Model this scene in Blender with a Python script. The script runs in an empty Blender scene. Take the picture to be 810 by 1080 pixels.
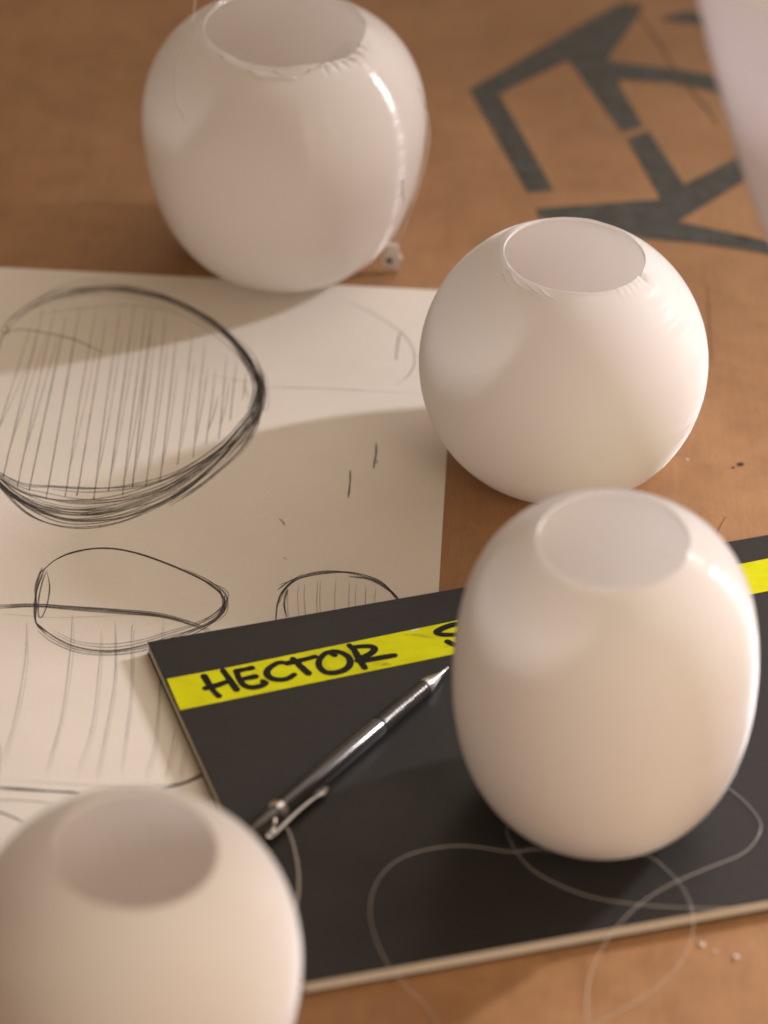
import bpy, math, random
from mathutils import Vector
random.seed(7)
sc = bpy.context.scene
WORLD = .74
COL = sc.collection

# ------------------------------------------------------------------ camera
FPX, W, H = 3000.0, 810.0, 1080.0
PITCH, ROLL, DIST = math.radians(36.8), math.radians(3.5), 1.15
F = Vector((0, math.cos(PITCH), -math.sin(PITCH)))
U0 = Vector((0, math.sin(PITCH), math.cos(PITCH)))
R0 = Vector((1, 0, 0))
RR = R0 * math.cos(ROLL) + U0 * math.sin(ROLL)
UU = -R0 * math.sin(ROLL) + U0 * math.cos(ROLL)
CAM = -F * DIST

def ray(px, py):
    return F + RR * ((px - W / 2) / FPX) - UU * ((py - H / 2) / FPX)

def on(px, py, z=0.0):
    d = ray(px, py)
    return CAM + d * ((z - CAM.z) / d.z)

def onY(px, py, Y):
    d = ray(px, py)
    return CAM + d * ((Y - CAM.y) / d.y)

cd = bpy.data.cameras.new("camera")
cam = bpy.data.objects.new("camera", cd)
COL.objects.link(cam)
from mathutils import Matrix
m = Matrix.Identity(4)
for i in range(3):
    m[i][0], m[i][1], m[i][2], m[i][3] = RR[i], UU[i], -F[i], CAM[i]
cam.matrix_world = m
cd.sensor_fit = 'HORIZONTAL'
cd.sensor_width = 36.0
cd.lens = FPX / W * 36.0
cd.clip_start, cd.clip_end = 0.05, 100
cd.dof.use_dof = True
cd.dof.focus_distance = (on(318, 595, .0065) - CAM).dot(F)
cd.dof.aperture_fstop = 7.3
sc.camera = cam

# ------------------------------------------------------------------ helpers
def meta(o, label=None, cat=None, group=None, kind=None):
    if label: o["label"] = label
    if cat: o["category"] = cat
    if group: o["group"] = group
    if kind: o["kind"] = kind
    return o

def mesh(name, verts, faces, mat=None, parent=None, smooth=False):
    me = bpy.data.meshes.new(name)
    me.from_pydata([tuple(v) for v in verts], [], faces)
    me.update()
    if smooth:
        for p in me.polygons: p.use_smooth = True
    o = bpy.data.objects.new(name, me)
    COL.objects.link(o)
    if mat: me.materials.append(mat)
    if parent: o.parent = parent
    return o

def empty(name, loc=(0, 0, 0)):
    o = bpy.data.objects.new(name, None)
    o.location = loc
    o.empty_display_size = .02
    COL.objects.link(o)
    return o

def bake(o, parent):
    """parent while keeping the world place: vertices were written in world space"""
    o.parent = parent
    l = parent.matrix_basis.translation if parent.parent is None else parent.matrix_basis.translation
    return o

def catmull(P, n=8, closed=False):
    P = [Vector(p) for p in P]
    out = []
    N = len(P)
    rng = range(N) if closed else range(N - 1)
    for i in rng:
        p1, p2 = P[i], P[(i + 1) % N]
        p0 = P[(i - 1) % N] if (closed or i > 0) else p1 * 2 - p2
        p3 = P[(i + 2) % N] if (closed or i < N - 2) else p2 * 2 - p1
        for k in range(n):
            u = k / n
            out.append(.5 * ((2 * p1) + (-p0 + p2) * u + (2 * p0 - 5 * p1 + 4 * p2 - p3) * u * u + (-p0 + 3 * p1 - 3 * p2 + p3) * u ** 3))
    out.append(P[0] if closed else P[-1])
    return out

def tube(V, Fc, pts, rad, seg=8):
    n0 = len(V)
    up = Vector((0, 0, 1))
    N = len(pts)
    for i, p in enumerate(pts):
        t = (pts[min(i + 1, N - 1)] - pts[max(i - 1, 0)])
        if t.length < 1e-9: t = Vector((1, 0, 0))
        t.normalize()
        a = t.cross(up)
        if a.length < 1e-3: a = t.cross(Vector((0, 1, 0)))
        a.normalize(); b = t.cross(a)
        r = rad(i / (N - 1)) if callable(rad) else rad
        for k in range(seg):
            th = 2 * math.pi * k / seg
            V.append(p + (a * math.cos(th) + b * math.sin(th)) * r)
    for i in range(N - 1):
        for k in range(seg):
            a_, b_ = n0 + i * seg + k, n0 + i * seg + (k + 1) % seg
            Fc.append((a_, b_, b_ + seg, a_ + seg))
    Fc.append(tuple(n0 + k for k in range(seg))[::-1])
    Fc.append(tuple(n0 + (N - 1) * seg + k for k in range(seg)))

def ribbon(V, Fc, pts, wid, dz=0.0, cap=False):
    """flat stroke lying on its surface; rounded ends when cap"""
    N = len(pts)
    n0 = len(V)
    if cap:
        # extend with shrinking half-widths to make round ends
        w = wid(0) if callable(wid) else wid
        ext = []
        t0 = (pts[0] - pts[1]).normalized(); t1 = (pts[-1] - pts[-2]).normalized()
        pre = [(pts[0] + t0 * w / 2 * s, math.sqrt(max(0, 1 - s * s))) for s in (.98, .85, .6, .3)]
        post = [(pts[-1] + t1 * w / 2 * s, math.sqrt(max(0, 1 - s * s))) for s in (.3, .6, .85, .98)]
        seq = pre + [(p, 1) for p in pts] + post
    else:
        seq = [(p, 1) for p in pts]
    N = len(seq)
    for i, (p, k) in enumerate(seq):
        t = seq[min(i + 1, N - 1)][0] - seq[max(i - 1, 0)][0]
        t.z = 0
        if t.length < 1e-9: t = Vector((1, 0, 0))
        t.normalize()
        nrm = Vector((-t.y, t.x, 0))
        w = (wid(i / (N - 1)) if callable(wid) else wid) * k / 2
        z = Vector((0, 0, dz * i / N))
        V.append(p + nrm * w + z); V.append(p - nrm * w + z)
    for i in range(N - 1):
        a = n0 + 2 * i
        Fc.append((a, a + 1, a + 3, a + 2))

# ------------------------------------------------------------------ materials
def newmat(name):
    mt = bpy.data.materials.new(name)
    mt.use_nodes = True
    nt = mt.node_tree
    return mt, nt, nt.nodes["Principled BSDF"]

def nd(nt, typ, **kw):
    n = nt.nodes.new(typ)
    for k, v in kw.items():
        if k.startswith("_"): setattr(n, k[1:], v)
        else: n.inputs[k.replace("__", " ")].default_value = v
    return n

def L(nt, a, b): nt.links.new(a, b)

def ramp(nt, fac, stops):
    r = nt.nodes.new("ShaderNodeValToRGB")
    e = r.color_ramp.elements
    while len(e) < len(stops): e.new(.5)
    for el, (p, c) in zip(e, stops):
        el.position = p
        el.color = (*c, 1) if len(c) == 3 else c
    L(nt, fac, r.inputs[0])
    return r

def coords(nt, scale=(1, 1, 1), rot=(0, 0, 0)):
    tc = nt.nodes.new("ShaderNodeTexCoord")
    mp = nt.nodes.new("ShaderNodeMapping")
    mp.inputs["Scale"].default_value = scale
    mp.inputs["Rotation"].default_value = rot
    L(nt, tc.outputs["Object"], mp.inputs[0])
    return mp.outputs[0]

def simple(name, col, rough=.5, metal=0, spec=.5, noise=0, nscale=300, bump=0, coat=0):
    mt, nt, b = newmat(name)
    b.inputs["Base Color"].default_value = (*col, 1)
    b.inputs["Roughness"].default_value = rough
    b.inputs["Metallic"].default_value = metal
    b.inputs["Specular IOR Level"].default_value = spec
    b.inputs["Coat Weight"].default_value = coat
    n = nd(nt, "ShaderNodeTexNoise", Scale=nscale, Detail=4.0)
    L(nt, coords(nt), n.inputs["Vector"])
    if noise:
        lo = tuple(c * (1 - noise) for c in col); hi = tuple(min(1, c * (1 + noise)) for c in col)
        r = ramp(nt, n.outputs["Fac"], [(.3, lo), (.7, hi)])
        L(nt, r.outputs[0], b.inputs["Base Color"])
    if bump:
        bp = nd(nt, "ShaderNodeBump", Strength=1.0, Distance=bump)
        L(nt, n.outputs["Fac"], bp.inputs["Height"]); L(nt, bp.outputs[0], b.inputs["Normal"])
    return mt

# table board: smooth brown hardboard with soft blotches, fine fibres, a few scratches
def wood_mat():
    mt, nt, b = newmat("brown_board")
    v = coords(nt)
    big = nd(nt, "ShaderNodeTexNoise", Scale=9.0, Detail=5.0, Roughness=.6); L(nt, v, big.inputs["Vector"])
    mid = nd(nt, "ShaderNodeTexNoise", Scale=60.0, Detail=6.0, Roughness=.7); L(nt, v, mid.inputs["Vector"])
    fine = nd(nt, "ShaderNodeTexNoise", Scale=1400.0, Detail=3.0); L(nt, v, fine.inputs["Vector"])
    gr = nd(nt, "ShaderNodeTexNoise", Scale=45.0, Detail=4.0); L(nt, coords(nt, (9, .6, 1), (0, 0, .06)), gr.inputs["Vector"])
    r1 = ramp(nt, big.outputs["Fac"], [(.3, (.28, .142, .060)), (.7, (.40, .222, .106))])
    r2 = ramp(nt, mid.outputs["Fac"], [(.25, (.80, .78, .76)), (.5, (1, 1, 1)), (.78, (1.12, 1.12, 1.12))])
    r3 = ramp(nt, gr.outputs["Fac"], [(.3, (.95, .94, .93)), (.6, (1.02, 1.02, 1.02))])
    r4 = ramp(nt, fine.outputs["Fac"], [(.3, (.88, .87, .86)), (.6, (1.04, 1.04, 1.04))])
    c = r1.outputs[0]
    for r in (r2, r3, r4):
        mx = nt.nodes.new("ShaderNodeMix"); mx.data_type = 'RGBA'; mx.blend_type = 'MULTIPLY'
        mx.inputs[0].default_value = 1.0
        L(nt, c, mx.inputs[6]); L(nt, r.outputs[0], mx.inputs[7]); c = mx.outputs[2]
    sp = nd(nt, "ShaderNodeTexVoronoi", Scale=170.0); L(nt, v, sp.inputs["Vector"])
    spm = ramp(nt, sp.outputs["Distance"], [(.035, (1, 1, 1)), (.07, (0, 0, 0))])
    spn = ramp(nt, mid.outputs["Fac"], [(.56, (0, 0, 0)), (.60, (.5, .5, .5))])
    mlt = nt.nodes.new("ShaderNodeMath"); mlt.operation = 'MULTIPLY'
    L(nt, spm.outputs[0], mlt.inputs[0]); L(nt, spn.outputs[0], mlt.inputs[1])
    mx = nt.nodes.new("ShaderNodeMix"); mx.data_type = 'RGBA'
    L(nt, mlt.outputs[0], mx.inputs[0]); L(nt, c, mx.inputs[6]); mx.inputs[7].default_value = (.10, .055, .03, 1); c = mx.outputs[2]
    fb = nd(nt, "ShaderNodeTexNoise", Scale=1.0, Detail=3.0); L(nt, coords(nt, (1500, 160, 1), (0, 0, .5)), fb.inputs["Vector"])
    fbm = ramp(nt, fb.outputs["Fac"], [(.30, (.80, .78, .76)), (.42, (1, 1, 1)), (.66, (1, 1, 1)), (.74, (1.18, 1.17, 1.15))])
    mx = nt.nodes.new("ShaderNodeMix"); mx.data_type = 'RGBA'; mx.blend_type = 'MULTIPLY'; mx.inputs[0].default_value = 1.0
    L(nt, c, mx.inputs[6]); L(nt, fbm.outputs[0], mx.inputs[7]); c = mx.outputs[2]
    L(nt, c, b.inputs["Base Color"])
    rr = ramp(nt, mid.outputs["Fac"], [(.3, (.40,) * 3), (.7, (.52,) * 3)])
    L(nt, rr.outputs[0], b.inputs["Roughness"])
    b.inputs["Specular IOR Level"].default_value = .38
    bp = nd(nt, "ShaderNodeBump", Strength=.6, Distance=.0002)
    L(nt, mid.outputs["Fac"], bp.inputs["Height"])
    bp2 = nd(nt, "ShaderNodeBump", Strength=.5, Distance=.00005)
    L(nt, fine.outputs["Fac"], bp2.inputs["Height"]); L(nt, bp.outputs[0], bp2.inputs["Normal"])
    L(nt, bp2.outputs[0], b.inputs["Normal"])
    return mt

def shade_mat(name, col, rough, spec, ridge, ridge_scale, trans=.5, tcol=None, aniso=.6, ior=1.45):
    """translucent white shell: diffuse + translucent under a glossy skin with fine horizontal ridges"""
    mt, nt, b = newmat(name)
    nt.nodes.remove(b)
    out = nt.nodes["Material Output"]
    tc = nt.nodes.new("ShaderNodeTexCoord")
    mp = nt.nodes.new("ShaderNodeMapping"); mp.inputs["Scale"].default_value = (4, 4, ridge_scale)
    L(nt, tc.outputs["Object"], mp.inputs[0])
    n = nd(nt, "ShaderNodeTexNoise", Scale=1.0, Detail=2.0, Roughness=.6); L(nt, mp.outputs[0], n.inputs["Vector"])
    cl = nd(nt, "ShaderNodeTexNoise", Scale=22.0, Detail=3.0); L(nt, tc.outputs["Object"], cl.inputs["Vector"])
    r = ramp(nt, cl.outputs["Fac"], [(.3, tuple(c * .985 for c in col)), (.7, col)])
    r2 = ramp(nt, n.outputs["Fac"], [(.35, (.985,) * 3), (.65, (1,) * 3)])
    mx = nt.nodes.new("ShaderNodeMix"); mx.data_type = 'RGBA'; mx.blend_type = 'MULTIPLY'; mx.inputs[0].default_value = 1
    L(nt, r.outputs[0], mx.inputs[6]); L(nt, r2.outputs[0], mx.inputs[7])
    bp = nd(nt, "ShaderNodeBump", Strength=1.0, Distance=ridge)
    L(nt, n.outputs["Fac"], bp.inputs["Height"])
    sm = nd(nt, "ShaderNodeTexNoise", Scale=420.0, Detail=2.0); L(nt, tc.outputs["Object"], sm.inputs["Vector"])
    bp2 = nd(nt, "ShaderNodeBump", Strength=1.0, Distance=ridge * .12)
    L(nt, sm.outputs["Fac"], bp2.inputs["Height"]); L(nt, bp.outputs[0], bp2.inputs["Normal"])
    d = nt.nodes.new("ShaderNodeBsdfDiffuse"); L(nt, mx.outputs[2], d.inputs[0])
    t = nt.nodes.new("ShaderNodeBsdfTranslucent")
    t.inputs[0].default_value = (*(tcol or col), 1)
    m1 = nt.nodes.new("ShaderNodeMixShader"); m1.inputs[0].default_value = trans
    L(nt, d.outputs[0], m1.inputs[1]); L(nt, t.outputs[0], m1.inputs[2])
    g = nt.nodes.new("ShaderNodeBsdfAnisotropic"); g.inputs["Roughness"].default_value = rough
    g.inputs["Anisotropy"].default_value = aniso
    tg = nt.nodes.new("ShaderNodeTangent"); tg.direction_type = 'RADIAL'; tg.axis = 'Z'
    L(nt, tg.outputs[0], g.inputs["Tangent"])
    g.inputs[0].default_value = (spec, spec, spec, 1)
    L(nt, bp2.outputs[0], g.inputs["Normal"])
    fr0 = nd(nt, "ShaderNodeFresnel", IOR=ior)
    geo = nt.nodes.new("ShaderNodeNewGeometry")
    inv = nt.nodes.new("ShaderNodeMath"); inv.operation = 'SUBTRACT'; inv.inputs[0].default_value = 1.0
    L(nt, geo.outputs["Backfacing"], inv.inputs[1])
    fr = nt.nodes.new("ShaderNodeMath"); fr.operation = 'MULTIPLY'
    L(nt, fr0.outputs[0], fr.inputs[0]); L(nt, inv.outputs[0], fr.inputs[1])
    # the skin's polish changes from layer to layer
    mp3 = nt.nodes.new("ShaderNodeMapping"); mp3.inputs["Scale"].default_value = (18, 18, 700)
    L(nt, tc.outputs["Object"], mp3.inputs[0])
    pn = nd(nt, "ShaderNodeTexNoise", Scale=1.0, Detail=3.0, Roughness=.7); L(nt, mp3.outputs[0], pn.inputs["Vector"])
    mrr = nt.nodes.new("ShaderNodeMapRange"); mrr.inputs[1].default_value = .35; mrr.inputs[2].default_value = .65
    mrr.inputs[3].default_value = rough * .55; mrr.inputs[4].default_value = rough * 1.6
    L(nt, pn.outputs["Fac"], mrr.inputs[0]); L(nt, mrr.outputs[0], g.inputs["Roughness"])
    m2 = nt.nodes.new("ShaderNodeMixShader")
    L(nt, fr.outputs[0], m2.inputs[0]); L(nt, m1.outputs[0], m2.inputs[1]); L(nt, g.outputs[0], m2.inputs[2])
    L(nt, m2.outputs[0], out.inputs[0])
    return mt

def graphite(name, dens, col=(.035, .03, .03)):
    """pencil line: dark, broken up by the grain of the paper"""
    mt, nt, b = newmat(name)
    b.inputs["Base Color"].default_value = (*col, 1)
    b.inputs["Roughness"].default_value = .45
    n = nd(nt, "ShaderNodeTexNoise", Scale=2600.0, Detail=2.0); L(nt, coords(nt), n.inputs["Vector"])
    n2 = nd(nt, "ShaderNodeTexNoise", Scale=60.0, Detail=2.0); L(nt, coords(nt), n2.inputs["Vector"])
    a = nt.nodes.new("ShaderNodeMath"); a.operation = 'MULTIPLY'
    r = ramp(nt, n.outputs["Fac"], [(.32, (dens * .35,) * 3), (.6, (dens,) * 3)])
    r2 = ramp(nt, n2.outputs["Fac"], [(.3, (.55,) * 3), (.7, (1.0,) * 3)])
    L(nt, r.outputs[0], a.inputs[0]); L(nt, r2.outputs[0], a.inputs[1])
    L(nt, a.outputs[0], b.inputs["Alpha"])
    return mt

M = {}
M['wood'] = wood_mat()
M['paint'] = simple("worn_black_paint", (.038, .044, .043), .42, noise=.5, nscale=110, bump=.00005)
_nt = M['paint'].node_tree
_n = nd(_nt, "ShaderNodeTexNoise", Scale=420.0, Detail=4.0, Roughness=.7); L(_nt, coords(_nt), _n.inputs["Vector"])
_r = ramp(_nt, _n.outputs["Fac"], [(.34, (.35,) * 3), (.48, (.97,) * 3)])
L(_nt, _r.outputs[0], _nt.nodes["Principled BSDF"].inputs["Alpha"])
M['knot'] = simple("dark_resin", (.010, .006, .004), .35, noise=.4, nscale=500, bump=.0003)
M['thin_line'] = simple("dark_line_brown", (.10, .05, .025), .6, noise=.3)
M['edge_band'] = simple("table_edge", (.26, .15, .08), .6, noise=.15)
M['paper'] = simple("cartridge_paper", (.78, .745, .69), .75, spec=.3, noise=.025, nscale=900, bump=.00005)
_nt = M['paper'].node_tree; _b = _nt.nodes["Principled BSDF"]; _c = _b.inputs["Base Color"].links[0].from_socket
_m = nd(_nt, "ShaderNodeTexNoise", Scale=11.0, Detail=5.0, Roughness=.65); L(_nt, coords(_nt), _m.inputs["Vector"])
_r2 = ramp(_nt, _m.outputs["Fac"], [(.3, (.94, .93, .92)), (.6, (1, 1, 1))])
_mx = _nt.nodes.new("ShaderNodeMix"); _mx.data_type = 'RGBA'; _mx.blend_type = 'MULTIPLY'; _mx.inputs[0].default_value = 1
L(_nt, _c, _mx.inputs[6]); L(_nt, _r2.outputs[0], _mx.inputs[7]); L(_nt, _mx.outputs[2], _b.inputs["Base Color"])
M['lead'] = graphite("graphite_dark", 1.0)
M['lead_mid'] = graphite("graphite_mid", .85)
M['lead_faint'] = graphite("graphite_faint", .5)
M['stain'] = graphite("brown_speck", .5, (.25, .17, .08))
M['cover'] = simple("matt_black_card", (.017, .0155, .015), .42, spec=.34, noise=.14, nscale=700, bump=.00006)
_nt = M['cover'].node_tree; _b = _nt.nodes["Principled BSDF"]
_c = _b.inputs["Base Color"].links[0].from_socket
_v = nd(_nt, "ShaderNodeTexVoronoi", Scale=240.0); L(_nt, coords(_nt), _v.inputs["Vector"])
_m = nd(_nt, "ShaderNodeTexNoise", Scale=35.0, Detail=3.0); L(_nt, coords(_nt), _m.inputs["Vector"])
_r1 = ramp(_nt, _v.outputs["Distance"], [(.03, (1, 1, 1)), (.06, (0, 0, 0))]); _r2 = ramp(_nt, _m.outputs["Fac"], [(.55, (0, 0, 0)), (.62, (.22,) * 3)])
_x = _nt.nodes.new("ShaderNodeMath"); _x.operation = 'MULTIPLY'; L(_nt, _r1.outputs[0], _x.inputs[0]); L(_nt, _r2.outputs[0], _x.inputs[1])
_mx = _nt.nodes.new("ShaderNodeMix"); _mx.data_type = 'RGBA'; L(_nt, _x.outputs[0], _mx.inputs[0]); L(_nt, _c, _mx.inputs[6]); _mx.inputs[7].default_value = (.35, .32, .29, 1)
L(_nt, _mx.outputs[2], _b.inputs["Base Color"])
_rr = ramp(_nt, _m.outputs["Fac"], [(.3, (.36,) * 3), (.7, (.50,) * 3)]); L(_nt, _rr.outputs[0], _b.inputs["Roughness"])
M['pages'] = None
M['ink'] = simple("black_marker", (.006, .005, .005), .45, spec=.2)
M['smudge'] = graphite("marker_smudge", .22, (.03, .03, .01))
M['chrome'] = simple("chrome", (.62, .61, .60), .18, metal=1)
M['brass'] = simple("worn_brass", (.70, .50, .22), .25, metal=1)
M['barrel'] = simple("gloss_black_lacquer", (.014, .013, .013), .19, spec=.7, coat=.4)
M['grip'] = simple("ribbed_gunmetal", (.10, .095, .09), .28, metal=.7)
M['hole'] = simple("dark_opening", (.05, .045, .035), .6)
M['chip'] = simple("white_plastic_chip", (.72, .69, .66), .4)

# yellow tape with slight wrinkles
mt, nt, b = newmat("yellow_tape")
n = nd(nt, "ShaderNodeTexNoise", Scale=80.0, Detail=4.0); L(nt, coords(nt, (1, 2.2, 1)), n.inputs["Vector"])
n2 = nd(nt, "ShaderNodeTexNoise", Scale=900.0, Detail=2.0); L(nt, coords(nt), n2.inputs["Vector"])
r = ramp(nt, n.outputs["Fac"], [(.25, (.54, .545, .002)), (.6, (.64, .65, .002)), (.85, (.70, .71, .004))])
L(nt, r.outputs[0], b.inputs["Base Color"]); b.inputs["Roughness"].default_value = .5
b.inputs["Specular IOR Level"].default_value = .14
bp = nd(nt, "ShaderNodeBump", Strength=1.0, Distance=.00006); L(nt, n2.outputs["Fac"], bp.inputs["Height"])
L(nt, bp.outputs[0], b.inputs["Normal"])
M['tape'] = mt

# page block: fine layered sheet lines seen on its edge
mt, nt, b = newmat("page_edges")
n = nd(nt, "ShaderNodeTexNoise", Scale=1.0, Detail=2.0); L(nt, coords(nt, (3, 3, 2600)), n.inputs["Vector"])
r = ramp(nt, n.outputs["Fac"], [(.35, (.50, .44, .37)), (.65, (.74, .68, .60))])
L(nt, r.outputs[0], b.inputs["Base Color"]); b.inputs["Roughness"].default_value = .8
bp = nd(nt, "ShaderNodeBump", Strength=1.0, Distance=.0001); L(nt, n.outputs["Fac"], bp.inputs["Height"]); L(nt, bp.outputs[0], b.inputs["Normal"])
M['pages'] = mt

# clear nylon line
def nylon(name, alpha):
    mt, nt, b = newmat(name)
    b.inputs["Base Color"].default_value = (.80, .77, .72, 1)
    b.inputs["Roughness"].default_value = .22
    b.inputs["Specular IOR Level"].default_value = .9
    b.inputs["Alpha"].default_value = alpha
    n = nd(nt, "ShaderNodeTexNoise", Scale=140.0); L(nt, coords(nt), n.inputs["Vector"])
    r = ramp(nt, n.outputs["Fac"], [(.3, (.16,) * 3), (.7, (.3,) * 3)])
    L(nt, r.outputs[0], b.inputs["Roughness"])
    return mt
M['nylon'] = nylon("clear_nylon", .19)
M['nylon_mid'] = nylon('clear_nylon_strand', .6)
M['nylon_faint'] = nylon("clear_nylon_thin", .35)

SC, ST = (.945, .932, .925), (.957, .944, .936)
M['shade_gloss'] = shade_mat("gloss_white_shell", SC, .16, 1.0, .00030, 800, trans=.52, tcol=ST, aniso=.84)
M['shade_satin'] = shade_mat("satin_white_shell", SC, .62, .8, .00003, 1500, trans=.46, tcol=ST, aniso=.4, ior=1.33)
M['shade_semi'] = shade_mat("semi_gloss_white_shell", (.95, .935, .922), .44, .5, .00005, 1500, trans=.46, tcol=ST, aniso=.65, ior=1.38)
M['shade_veil'] = shade_mat("pale_lilac_shell", (.945, .925, .955), .38, .6, .00003, 2600, trans=.54, tcol=(.925, .905, .935), aniso=.6, ior=1.4)

# ------------------------------------------------------------------ table
def box(name, x0, x1, y0, y1, z0, z1, mat, parent=None, bev=0):
    v = [(x, y, z) for z in (z0, z1) for y in (y0, y1) for x in (x0, x1)]
    f = [(0, 2, 3, 1), (4, 5, 7, 6), (0, 1, 5, 4), (2, 6, 7, 3), (0, 4, 6, 2), (1, 3, 7, 5)]
    o = mesh(name, v, f, mat, parent)
    if bev:
        md = o.modifiers.new("bevel", 'BEVEL'); md.width = bev; md.segments = 3
    return o

table = box("table_top", -1.3, 1.3, -.9, 1.3, -.03, 0, M['wood'], bev=.002)
meta(table, "smooth warm brown board table top under the lamp shades and papers", "table top", kind="structure")

def flat_poly(V, Fc, pts, z):
    n0 = len(V)
    V.extend(on(x, y, z) for x, y in pts)
    Fc.append(tuple(range(n0, n0 + len(pts))))

def zp(x, y, k=2.382): return (470 + x / k, y / k)
V, Fc = [], []
ps = [
    [(57, 226), (290, 90), (430, 10), (500, 8), (470, 60), (405, 150), (300, 155), (135, 236)],
    [(58, 222), (122, 210), (135, 236), (272, 478), (205, 484)],
    [(290, 130), (404, 130), (442, 222), (498, 318), (442, 332), (322, 170)],
    [(380, 150), (408, 152), (470, 160), (560, 170), (790, 206), (790, 252), (560, 208), (428, 200), (395, 190)],
    [(455, 347), (510, 328), (600, 463), (860, 330), (880, 375), (585, 556), (800, 602), (830, 608), (830, 645), (790, 634), (640, 612), (500, 600), (235, 547), (226, 524), (540, 500)],
    [(545, 42), (600, 28), (780, 50), (780, 76), (600, 58), (548, 50)],
]
for i, p in enumerate(ps): flat_poly(V, Fc, [zp(*q) for q in p], .00015 + .000012 * i)
st = mesh("stencil_mark", V, Fc, M['paint'], table)
meta(st, "dark grey stencilled angular emblem sprayed on the board")
def knot(px, py, w, h):
    c = on(px, py, .0002); V, Fc = [], []
    for k in range(18):
        a = 2 * math.pi * k / 18; rr = 1 + random.uniform(-.2, .2)
        V.append(c + Vector((math.cos(a) * w * rr, math.sin(a) * h * rr, .00005)))
    Fc.append(tuple(range(18)))
    return mesh("knot", V, Fc, M['knot'], table)
knot(784, 252, .0046, .0036); knot(781, 489.5, .0016, .0013); knot(773, 493, .0007, .0006); knot(547, 436, .0004, .0004)
V, Fc = [], []
ribbon(V, Fc, catmull([on(655, -8, .00022), on(690, 38, .00022), on(720, 84, .00022), on(748, 118, .00022), on(756, 130, .00022)], 6), .0011)
mesh("dark_line", V, Fc, M['thin_line'], table)  # thin dark brown curve over emblem and board
V, Fc = [], []
ribbon(V, Fc, [on(746, 300, .00022), on(748, 340, .00022), on(751, 380, .00022)], .0003)
ribbon(V, Fc, [on(765, 545, .00022), on(757, 560, .00022), on(756, 566, .00022)], .0003)
mesh("dark_line", V, Fc, M['thin_line'], table)  # short faint scratches in the board

# ------------------------------------------------------------------ sketch sheet
def pz(x, y):  # the sheet is not perfectly flat
    return .0007 + .00022 * math.sin(x * 21 + 1.0) * math.cos(y * 17) + .00016 * math.sin(y * 33 + x * 12)
c_tr, c_br = Vector((.0266, .1692, 0)), Vector((.0203, -.236, 0))
c_tl, c_bl = Vector((-.395, .161, 0)), Vector((-.40, -.244, 0))
V, Fc = [], []
nx, ny = 48, 48
for layer in (0, 1):
    for j in range(ny + 1):
        for i in range(nx + 1):
            u, v = i / nx, j / ny
            p = (c_bl * (1 - u) + c_br * u) * (1 - v) + (c_tl * (1 - u) + c_tr * u) * v
            V.append(Vector((p.x, p.y, pz(p.x, p.y) - (.00022 if layer == 0 else 0))))
off = (nx + 1) * (ny + 1)
idx = lambda i, j, l: l * off + j * (nx + 1) + i
for j in range(ny):
    for i in range(nx):
        Fc.append((idx(i, j, 1), idx(i + 1, j, 1), idx(i + 1, j + 1, 1), idx(i, j + 1, 1)))
        Fc.append((idx(i, j, 0), idx(i, j + 1, 0), idx(i + 1, j + 1, 0), idx(i + 1, j, 0)))
for i in range(nx):
    Fc.append((idx(i, 0, 0), idx(i + 1, 0, 0), idx(i + 1, 0, 1), idx(i, 0, 1)))
    Fc.append((idx(i, ny, 1), idx(i + 1, ny, 1), idx(i + 1, ny, 0), idx(i, ny, 0)))
for j in range(ny):
    Fc.append((idx(0, j, 1), idx(0, j + 1, 1), idx(0, j + 1, 0), idx(0, j, 0)))
    Fc.append((idx(nx, j, 0), idx(nx, j + 1, 0), idx(nx, j + 1, 1), idx(nx, j, 1)))
paper = mesh("sketch_sheet", V, Fc, M['paper'], smooth=False)
meta(paper, "large off-white sheet of pencil sketches lying under the black notebook", "paper sheet")

class Sketch:
    def __init__(s): s.V, s.F, s.k = [], [], 0
    def line(s, pts, w=.0004, jit=0.0, n=6, closed=False, taper=True, wob=.25):
        # wob: slow hand wobble in px
        P = [(x + random.uniform(-jit, jit), y + random.uniform(-jit, jit), 0) for x, y in pts]
        C = catmull(P, n, closed)
        s.k += 1
        ph = random.uniform(0, 9)
        out = []
        for i, c in enumerate(C):
            x = c.x + wob * math.sin(i * .31 + ph); y = c.y + wob * math.cos(i * .27 + ph * 2)
            q = on(x, y, .0007); q = on(x, y, pz(q.x, q.y) + .00006 + s.k * .0000012)
            out.append(q)
        w0 = w * 1.3 * random.uniform(.8, 1.2)
        fn = (lambda t: w0 * (.35 + .65 * min(1, 6 * t, 6 * (1 - t)))) if taper else w0
        ribbon(s.V, s.F, out, fn)
    def build(s, mat, label=None):
        o = mesh("pencil_drawing", s.V, s.F, mat, paper)
        if label: o["label"] = label
        return o

def z4(L_): return [(x / 2.7, 270 + y / 2.7) for x, y in L_]
def z5(L_): return [(x / 2.7, 560 + y / 2.7) for x, y in L_]
def z6(L_): return [(230 + x / 2.919, 290 + y / 2.919) for x, y in L_]

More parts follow.
